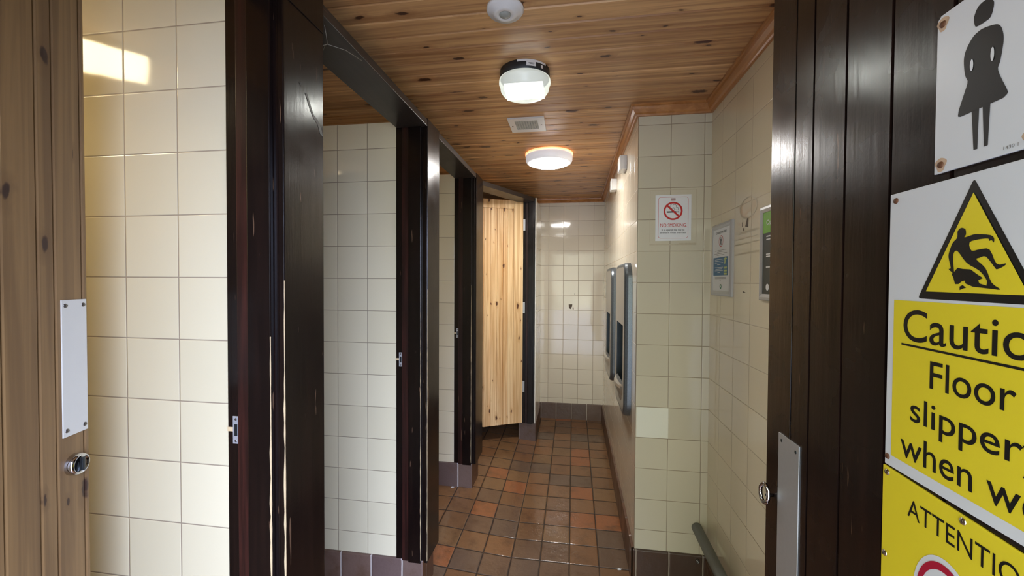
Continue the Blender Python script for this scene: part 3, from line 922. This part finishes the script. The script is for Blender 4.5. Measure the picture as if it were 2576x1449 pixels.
# ------------------------------------------------------------------ recessed hand washers
def washer(yn, label):
    t = empty('hand_washer', (XD, yn + UW / 2, H0 + .49), label, 'hand washer', 'recessed steel hand washers')
    z0, z1 = H0 + .488, H0 + 1.322
    xf = XD - .038
    hx0, hx1, hz0, hz1 = yn + .065, yn + .365, H0 + .605, H0 + .98
    # rim: bullnose frame around the face, built from offset rounded rectangles
    mb = MB()
    prof = [(0.0, 0.0), (0.0, -.020), (.005, -.032), (.014, -.038), (.024, -.038)]
    loops = []
    for ins, dx in prof:
        loops.append([(XD + dx, y, z) for y, z in rrect(yn + ins, yn + UW - ins, z0 + ins, z1 - ins, .085 - ins, 10)])
    n = len(loops[0])
    for la, lb in zip(loops, loops[1:]):
        mb.add(la + lb, [(i, (i + 1) % n, n + (i + 1) % n, n + i) for i in range(n)], 0, True)
    mb.build('rim', m_steel_rim, t)['label'] = 'dark speckled steel rim'
    # face plate with the hand opening: ring of quads between outline and opening
    out = [(xf, y, z) for y, z in rrect(yn + .024, yn + UW - .024, z0 + .024, z1 - .024, .061, 10)]
    cy, cz = (hx0 + hx1) / 2, (hz0 + hz1) / 2
    inn = []
    for (_, y, z) in out:
        dy, dz = y - cy, z - cz
        s = min((hx1 - hx0) / 2 / max(abs(dy), 1e-6), (hz1 - hz0) / 2 / max(abs(dz), 1e-6))
        inn.append((xf, cy + dy * s, cz + dz * s))
    n = len(out)
    # make the opening corners exact
    for (yy, zz_) in ((hx0, hz0), (hx0, hz1), (hx1, hz0), (hx1, hz1)):
        k = min(range(n), key=lambda i: (inn[i][1] - yy) ** 2 + (inn[i][2] - zz_) ** 2)
        inn[k] = (xf, yy, zz_)
    mb = MB(); mb.add(out + inn, [(i, (i + 1) % n, n + (i + 1) % n, n + i) for i in range(n)])
    mb.build('face_plate', m_steel, t)['label'] = 'brushed steel face'
    mb = MB()
    xb = XD + .14
    mb.quad((xf, hx0, hz1), (xf, hx1, hz1), (xb, hx1, hz1 - .03), (xb, hx0, hz1 - .03))
    mb.quad((xf, hx0, hz0), (xf, hx1, hz0), (xb, hx1, hz0 + .07), (xb, hx0, hz0 + .07))
    mb.quad((xf, hx0, hz0), (xf, hx0, hz1), (xb, hx0, hz1 - .03), (xb, hx0, hz0 + .07))
    mb.quad((xf, hx1, hz0), (xf, hx1, hz1), (xb, hx1, hz1 - .03), (xb, hx1, hz0 + .07))
    mb.quad((xb, hx0, hz0 + .07), (xb, hx1, hz0 + .07), (xb, hx1, hz1 - .03), (xb, hx0, hz1 - .03))
    mb.build('recess', m_steel_dark, t)['label'] = 'dark recess for the hands'
    # basin lip rolling out over the bottom of the opening
    mb = MB(); k = 10
    pr = [(xf + .01, .045), (xf - .012, .048), (xf - .026, .040), (xf - .028, .026), (xf - .014, -.012), (xf - .001, -.055)]
    for i in range(k):
        ya, yb = hx0 - .01 + (hx1 - hx0 + .02) * i / k, hx0 - .01 + (hx1 - hx0 + .02) * (i + 1) / k
        def bulge(yv): return max(0.0, math.sin(math.pi * (yv - hx0 + .01) / (hx1 - hx0 + .02))) ** .6
        for (xa, za), (xb2, zb3) in zip(pr, pr[1:]):
            f0, f1 = bulge(ya), bulge(yb)
            g = lambda x, f: xf + .008 + (x - xf - .008) * f
            mb.add([(g(xa, f0), ya, hz0 + za), (g(xa, f1), yb, hz0 + za), (g(xb2, f1), yb, hz0 + zb3), (g(xb2, f0), ya, hz0 + zb3)], [(0, 1, 2, 3)], 0, True)
    mb.build('basin_lip', m_steel, t)
    MB().tube([(xb - .005, cy, hz1 - .07), (xb - .05, cy, hz1 - .075), (xb - .075, cy, hz1 - .10)], .009, 12).build('spout', m_chrome, t)
    return t
washer(UNITS[0], 'nearer tall steel hand washer recessed in the side wall')
washer(UNITS[1], 'farther tall steel hand washer recessed in the side wall')

# white switch boxes under the moulding
def swbox(y, label, wy):
    t = empty('junction_box', (XD, y + wy / 2, H0 + 1.88), label, 'switch box', 'white boxes on the side wall')
    MB().box(XD - .030, XD, y, y + wy, H0 + 1.881, H0 + 1.962).build('back_box', m_white_pl, t, bevel=.002)
    MB().box(XD - .042, XD - .030, y - .001, y + wy + .001, H0 + 1.880, H0 + 1.963).build('cover', m_white_pl, t, bevel=.003)
swbox(2.47, 'nearer white plastic box under the ceiling moulding', .10)
swbox(3.02, 'farther white plastic box under the ceiling moulding', .085)

# ------------------------------------------------------------------ no smoking notice
t = empty('no_smoking_sign', (.472, YD, 1.72), 'white no smoking notice stuck on the projecting tiled wall', 'sign')
MB().prism([(.3900, 1.9370), (.5545, 1.9382), (.5549, 1.7181), (.3912, 1.7169)], fD, .0002, .0018).build('sign_board', m_paper, t)
mb = MB()
oo, ii = rrect(.4035, .5412, 1.7295, 1.9273, .012), rrect(.4049, .5398, 1.7309, 1.9259, .0108)
n = len(oo)
mb.add([fD(u, v, .0022) for u, v in oo] + [fD(u, v, .0022) for u, v in ii], [(i, (i + 1) % n, n + (i + 1) % n, n + i) for i in range(n)])
mb.build('border', m_red, t)
mb = MB(); ring_poly(mb, fD, .4716, 1.8602, .0355, .0437, .0026)
c45 = math.cos(math.radians(44)) ; s45 = math.sin(math.radians(44))
def bar(u, v): return (.4716 + u * c45 + v * s45, 1.8602 - u * s45 + v * c45)
mb.flat([bar(-.037, -.0042), bar(.037, -.0042), bar(.037, .0042), bar(-.037, .0042)], fD, .0027)
mb.build('prohibition_ring', m_red, t)
mb = MB()
mb.flat([(.4426, 1.8590), (.4863, 1.8590), (.4863, 1.8526), (.4426, 1.8526)], fD, .0022)
mb.flat([(.4886, 1.8590), (.4915, 1.8590), (.4915, 1.8528), (.4886, 1.8528)], fD, .0022)
mb.flat([(.4940, 1.8590), (.4962, 1.8590), (.4962, 1.8528), (.4940, 1.8528)], fD, .0022)
for pts in ([(.4648, 1.8915), (.4595, 1.889), (.4575, 1.884), (.4578, 1.8773), (.463, 1.873), (.470, 1.8735), (.475, 1.877), (.4758, 1.871), (.4790, 1.8664), (.4842, 1.8646), (.4902, 1.8661)],
            [(.4719, 1.8865), (.4735, 1.890), (.4768, 1.8916), (.4829, 1.8904), (.487, 1.8851), (.4861, 1.8775), (.4931, 1.8772), (.4957, 1.8723), (.4958, 1.8625)]):
    mb.tube([fD(u, v, .0016) for u, v in pts], .0009, 6)
mb.build('cigarette_symbol', m_black, t)
text_mesh(MB(), 'NO SMOKING.', fD, .4137, .5342, 1.7838, 1.8006, .0024, bold=.0).build('heading', m_red, t)
mb = text_mesh(MB(), 'It is against the law to', fD, .4198, .5244, 1.7635, 1.7740, .0024, bold=.006)
text_mesh(mb, 'smoke in these premises', fD, .4128, .5316, 1.7505, 1.7610, .0024, bold=.006)
mb.build('lettering', m_black, t)
MB().flat(rrect(.462, .4825, 1.909, 1.9215, .002), fD, .0022).build('emblem', plain('faded_emblem', lin(190, 160, 156), .5, noise_amt=.2, nscale=300), t)

# ------------------------------------------------------------------ snap frames on the right wall
def frame(y1, label, w=.2400):
    y0 = y1 - w
    z0, z1 = 1.4595, 1.7770
    t = empty('poster_frame', (XR, (y0 + y1) / 2, z0), label, 'poster frame', 'aluminium poster frames')
    fw = .022
    mb = MB()
    oo = [(y0, z0), (y1, z0), (y1, z1), (y0, z1)]
    ii = [(y0 + fw, z0 + fw), (y1 - fw, z0 + fw), (y1 - fw, z1 - fw), (y0 + fw, z1 - fw)]
    mm = [(y0 + fw * .5, z0 + fw * .5), (y1 - fw * .5, z0 + fw * .5), (y1 - fw * .5, z1 - fw * .5), (y0 + fw * .5, z1 - fw * .5)]
    q = [(y0 + .003, z0 + .003), (y1 - .003, z0 + .003), (y1 - .003, z1 - .003), (y0 + .003, z1 - .003)]
    L5 = [[fX(y, z, 0.0) for y, z in oo], [fX(y, z, .008) for y, z in oo], [fX(y, z, .011) for y, z in q], [fX(y, z, .013) for y, z in mm], [fX(y, z, .010) for y, z in ii], [fX(y, z, .007) for y, z in ii]]
    for la, lb in zip(L5, L5[1:]):
        mb.add(la + lb, [(i, (i + 1) % 4, 4 + (i + 1) % 4, 4 + i) for i in range(4)])
    mb.build('frame', m_alu_frame, t)
    return t, y0 + fw, y1 - fw, z0 + fw, z1 - fw

XS = XR - .008
def fQ(y, z, d): return (XS - d, y, z)
def fP(y, z, d): return (XS - d, y * 1.024, 1.5226 + (z - 1.5226) * 1.024)
t, a, b, c, d_ = frame(2.004, 'aluminium frame with a white and blue litter notice on the right wall')
MB().flat([(a, c), (b, c), (b, d_), (a, d_)], fQ, 0).build('poster', m_paper, t)
MB().flat([(1.7625, 1.5485), (1.9335, 1.5485), (1.9335, 1.6262), (1.7625, 1.6262)], fP, .0005).build('blue_panel', m_blue, t)
mb = MB()
def fPm(u, z, d): return fP(-u, z, d)
text_mesh(mb, 'LOOKING FOR A BIN?', fPm, -1.905, -1.783, 1.7275, 1.7375, .0006, bold=.01)
mb.build('heading', m_black, t)
mb = MB(); ring_poly(mb, fP, 1.8440, 1.6945, .0215, .0245, .0006, ku=1.05); mb.build('prohibition_ring', m_red, t)
mb = MB()
mb.flat(disc_poly(1.846, 1.7085, .0035), fP, .0006)
mb.flat([(1.852, 1.704), (1.840, 1.705), (1.836, 1.694), (1.839, 1.693), (1.842, 1.698), (1.841, 1.689), (1.837, 1.677), (1.841, 1.677), (1.846, 1.687), (1.850, 1.677), (1.854, 1.677), (1.850, 1.690)], fP, .0006)
mb.build('figure_symbol', m_black, t)
for z, w in ((1.656, .14), (1.650, .08), (1.6425, .15), (1.636, .09), (1.5405, .13), (1.535, .13), (1.5265, .012)):
    y = 1.848
    MB().flat([(y - w / 2, z - .0008), (y + w / 2, z - .0008), (y + w / 2, z + .0008), (y - w / 2, z + .0008)], fP, .0006).build('text_line', m_greytext, t)
for z, w in ((1.617, .10), (1.610, .10), (1.603, .10), (1.595, .04), (1.583, .10), (1.576, .08), (1.569, .10), (1.561, .03)):
    y = 1.865
    MB().flat([(y - w / 2, z - .0008), (y + w / 2, z - .0008), (y + w / 2, z + .0008), (y - w / 2, z + .0008)], fP, .001).build('text_line', m_paper, t)
mb = MB()
mb.flat([(1.803, 1.620), (1.785, 1.624), (1.774, 1.618), (1.778, 1.614), (1.790, 1.616), (1.788, 1.606), (1.792, 1.596), (1.802, 1.598), (1.798, 1.608)], fP, .001)
for z in (1.580, 1.568, 1.555):
    mb.flat([(1.772, z - .004), (1.806, z - .004), (1.806, z + .004), (1.772, z + .004)], fP, .001)
mb.build('icon_column', m_palegreen, t)
mb = MB(); ring_poly(mb, fP, 1.842, 1.5015, .005, .011, .0006, seg=6, ku=1.1); mb.build('recycling_symbol', m_greenlogo, t)

t, a, b, c, d_ = frame(1.514, 'aluminium frame with green and charcoal poster, partly behind the entrance door')
MB().flat([(a, c), (b, c), (b, d_), (a, d_)], fQ, 0).build('poster', m_slate, t)
MB().flat([(a, 1.685), (b, 1.685), (b, d_), (a, d_)], fQ, .0005).build('green_panel', m_lime, t)
mb = text_mesh(MB(), 'Open', fPm, -1.433, -1.372, 1.703, 1.7225, .001)
mb.build('heading', m_paper, t)
for z, w in ((1.670, .05), (1.660, .04), (1.612, .06), (1.605, .05), (1.570, .05)):
    MB().flat([(1.432 - w, z - .002), (1.432, z - .002), (1.432, z + .002), (1.432 - w, z + .002)], fP, .001).build('text_line', m_paper, t)
MB().flat(disc_poly(1.420, 1.505, .011), fP, .001).build('badge', m_paper, t)

# ------------------------------------------------------------------ signs on the entrance door
def fS(y, z, d): return (DXF - d, y, z)
def fSm(u, z, d): return (DXF - d, -u, z)
def screws(t, pts, stain, mat):
    for y, z in pts:
        if stain:
            mb = MB(); mb.flat([(y + .0075 * math.cos(a) * (1 + .25 * math.sin(3 * a)), z + .0085 * math.sin(a)) for a in [2 * math.pi * i / 20 for i in range(20)]], fS, .0032)
            mb.build('rust_stain', m_ruststain, t)
        MB().lathe([(0.0042, 0), (0.0034, -0.0014), (0, -0.0018)], (DXF - .0032, y, z), 'X', 14, caps=False).build('screw', mat, t)

t = empty('pictogram_sign', (DXF, .523, 1.6565), 'white sign with a black skirted figure at the top of the entrance door', 'sign', 'signs on the entrance door')
MB().prism([(.5814, 1.6567), (.4645, 1.6567), (.4645, 1.8494), (.5765, 1.8494), (.5814, 1.845)], fS, .0, .003).build('sign_board', m_white_print, t, bevel=.0006)
mb = MB()
mb.flat(smooth([(.5326, 1.8105), (.5339, 1.8165), (.5339, 1.8221), (.5302, 1.8293), (.5247, 1.8318), (.518, 1.831), (.5135, 1.8265), (.5121, 1.8225), (.5131, 1.8155), (.5156, 1.8098), (.520, 1.8085), (.5295, 1.8085)]), fS, .0034)
body = [(.5401, 1.7495), (.5425, 1.759), (.5443, 1.7684), (.5449, 1.7814), (.5419, 1.791), (.535, 1.7995), (.529, 1.802), (.5226, 1.8023), (.5108, 1.7989), (.505, 1.7941), (.5019, 1.7852), (.5012, 1.777), (.5019, 1.7698), (.504, 1.7569), (.5059, 1.7475), (.4965, 1.7237), (.4955, 1.7205), (.4963, 1.7186), (.4999, 1.7163), (.5473, 1.7153), (.5503, 1.7165), (.5507, 1.7181), (.5498, 1.7241)]
mb.flat(smooth(body)[:60] + body[15:], fS, .0034)
mb.flat([(.5341, 1.716), (.5255, 1.716), (.5264, 1.6716), (.5309, 1.6719)], fS, .0034)
mb.flat([(.5217, 1.716), (.5133, 1.716), (.5149, 1.6719), (.5192, 1.6717)], fS, .0034)
mb.build('figure_symbol', m_navy, t)
mb = MB()
mb.flat(disc_poly(.5352, 1.7685, .0065, 20, .30), fS, .0038)
mb.flat(disc_poly(.5122, 1.7685, .0075, 20, .26), fS, .0038)
mb.build('arm_gap', m_white_print, t)
mb = text_mesh(MB(), '1430 1', fSm, -.4985, -.484, 1.6614, 1.6650, .0034); mb.build('code', m_greytext, t)
screws(t, [(.5735, 1.8377), (.5722, 1.6667), (.4730, 1.8377), (.4730, 1.6667)], True, m_rust)

t = empty('caution_sign', (DXF, .529, 1.2625), 'large white and yellow slippery floor caution sign on the entrance door', 'sign', 'signs on the entrance door')
MB().prism([(.651, 1.2640), (.406, 1.2600), (.406, 1.6470), (.651, 1.6462)], fS, 0, .003).build('sign_board', m_white_print, t, bevel=.0006)
MB().flat([(.6397, 1.2800), (.417, 1.2745), (.417, 1.4975), (.6397, 1.4982)], fS, .0034).build('yellow_panel', m_yellow, t)
def tri(ax, az, bx, bz, cx, cz, r):
    pts = [Vector((ax, az)), Vector((bx, bz)), Vector((cx, cz))]; out = []
    for i in range(3):
        p, q, s = pts[i], pts[i - 1], pts[(i + 1) % 3]
        d1v, d2v = (q - p).normalized(), (s - p).normalized()
        for k in range(5):
            w = k / 4
            e1, e2 = p + d1v * r, p + d2v * r
            out.append(tuple((1 - w) ** 2 * e1 + 2 * w * (1 - w) * p + w * w * e2))
    return out
MB().flat(tri(.529, 1.6400, .6005, 1.5020, .4575, 1.5010, .005), fS, .0034).build('warning_triangle', m_black, t)
MB().flat(tri(.529, 1.6240, .5882, 1.5114, .470, 1.5104, .0006), fS, .0038).build('triangle_field', m_yellow, t)
mb = MB()
man = [(.547, 1.5748), (.5466, 1.5819), (.5445, 1.585), (.5417, 1.586), (.5385, 1.585), (.5366, 1.583), (.5361, 1.5777), (.5378, 1.5745), (.5284, 1.5765), (.5227, 1.5766), (.5084, 1.5739), (.5046, 1.5699), (.505, 1.5656), (.5072, 1.5685), (.5098, 1.5677), (.511, 1.5705), (.5225, 1.5706), (.5316, 1.5681), (.5291, 1.5588), (.5189, 1.5597), (.509, 1.5584), (.5013, 1.5428), (.4921, 1.5429), (.4942, 1.5399), (.5006, 1.5371), (.5033, 1.5391), (.5126, 1.551), (.5197, 1.5503), (.523, 1.5482), (.5128, 1.5383), (.506, 1.5229), (.497, 1.5161), (.5027, 1.5159), (.5112, 1.5196), (.5108, 1.5246), (.5193, 1.5357), (.5346, 1.5453), (.5466, 1.56), (.5515, 1.5538), (.5497, 1.5347), (.5529, 1.5353), (.5569, 1.539), (.5541, 1.5402), (.5573, 1.553), (.5562, 1.5601), (.5525, 1.5694)]
mb.flat(smooth(man, 3), fS, .0042)
mb.flat([(.5528, 1.5329), (.5500, 1.535), (.5454, 1.5399), (.5390, 1.5385), (.5297, 1.5377), (.522, 1.532), (.5153, 1.5279), (.5207, 1.5251), (.519, 1.5218), (.5112, 1.5196), (.5027, 1.5159), (.5268, 1.5183), (.5351, 1.5216), (.5364, 1.5251), (.540, 1.524), (.5437, 1.521), (.5481, 1.521), (.5501, 1.5275)], fS, .0042)
mb.flat([(.5423, 1.5181), (.5387, 1.5199), (.5344, 1.517), (.538, 1.516), (.5422, 1.514)], fS, .0042)
mb.build('slipping_figure', m_black, t)
mb = MB()
text_mesh(mb, 'Caution', fSm, -.6221, -.436, 1.4445, 1.4868, .0038, bold=.004)
mb.flat([(.6249, 1.4405), (.433, 1.4375), (.433, 1.4345), (.6249, 1.4378)], fS, .0038)
text_mesh(mb, 'Floor', fSm, -.5795, -.4787, 1.3895, 1.4242, .0038, bold=.004)
text_mesh(mb, 'slippery', fSm, -.6078, -.449, 1.3290, 1.3720, .0038, bold=.004)
text_mesh(mb, 'when wet', fSm, -.6227, -.434, 1.2870, 1.3215, .0038, bold=.004)
mb.build('lettering', m_black, t)
screws(t, [(.6405, 1.636), (.6457, 1.2758), (.413, 1.636), (.413, 1.272)], False, m_rust)

t = empty('attention_sign', (DXF, .529, .90), 'yellow attention sign under the caution sign on the entrance door', 'sign', 'signs on the entrance door')
MB().prism([(.654, .90), (.404, .90), (.404, 1.2500), (.654, 1.2610)], fS, 0, .003).build('sign_board', m_yellow, t, bevel=.0006)
mb = text_mesh(MB(), 'ATTENTION', fSm, -.609, -.449, 1.2118, 1.2360, .0034, bold=.0)
mb.build('lettering', m_black, t)
MB().flat(disc_poly(.553, 1.128, .0615, 48, .72), fS, .0034).build('white_disc', m_white_print, t)
mb = MB(); ring_poly(mb, fS, .553, 1.128, .0455, .0545, .0038, ku=.72); mb.build('prohibition_ring', m_crimson, t)
screws(t, [(.6458, 1.2530), (.6473, 1.1357), (.5324, 1.249), (.6473, 1.0), (.411, 1.244)], False, m_chrome)

# ------------------------------------------------------------------ pipe and small things
mb = MB()
mb.tube([(.598, YD - .004, H0 + .036), (.598, 1.0, H0 + .032), (.598, 0.12, H0 + .028)], .024, 20)
t = tag(mb.build('waste_pipe', m_pipe, origin=(.598, YD - .004, H0 + .03)), 'grey plastic pipe running low along the right wall', 'pipe')
t = empty('pipe_clip', (.60, YD - .012, H0 - .118), 'small metal screw fitting on the dark skirting beside the grey pipe', 'fitting')
MB().lathe([(.009, 0), (.009, -.010), (.005, -.010), (.005, -.002), (0, -.002)], (.600, YD - .012, H0 - .118), 'Y', 20, caps=False).build('clip_collar', m_screw, t)

def scrap(px, py, s, lab):
    z = floor_z(px, py)
    mb = MB()
    mb.prism([(0, 0), (.014 * s, .003), (.018 * s, .009 * s), (.006 * s, .011 * s), (-.003, .006)], lambda u, v, dd: (px + u, py + v, z + dd), .0005, .003)
    tag(mb.build('paper_scrap', m_paper, origin=(px, py, z)), lab, 'litter', 'white scraps on the floor')
scrap(-.83, 2.70, 1.3, 'white scrap of paper on the floor by the skirting of the third post')
scrap(.24, 2.13, 1.1, 'white scrap of paper on the floor near the boxed-out wall corner')
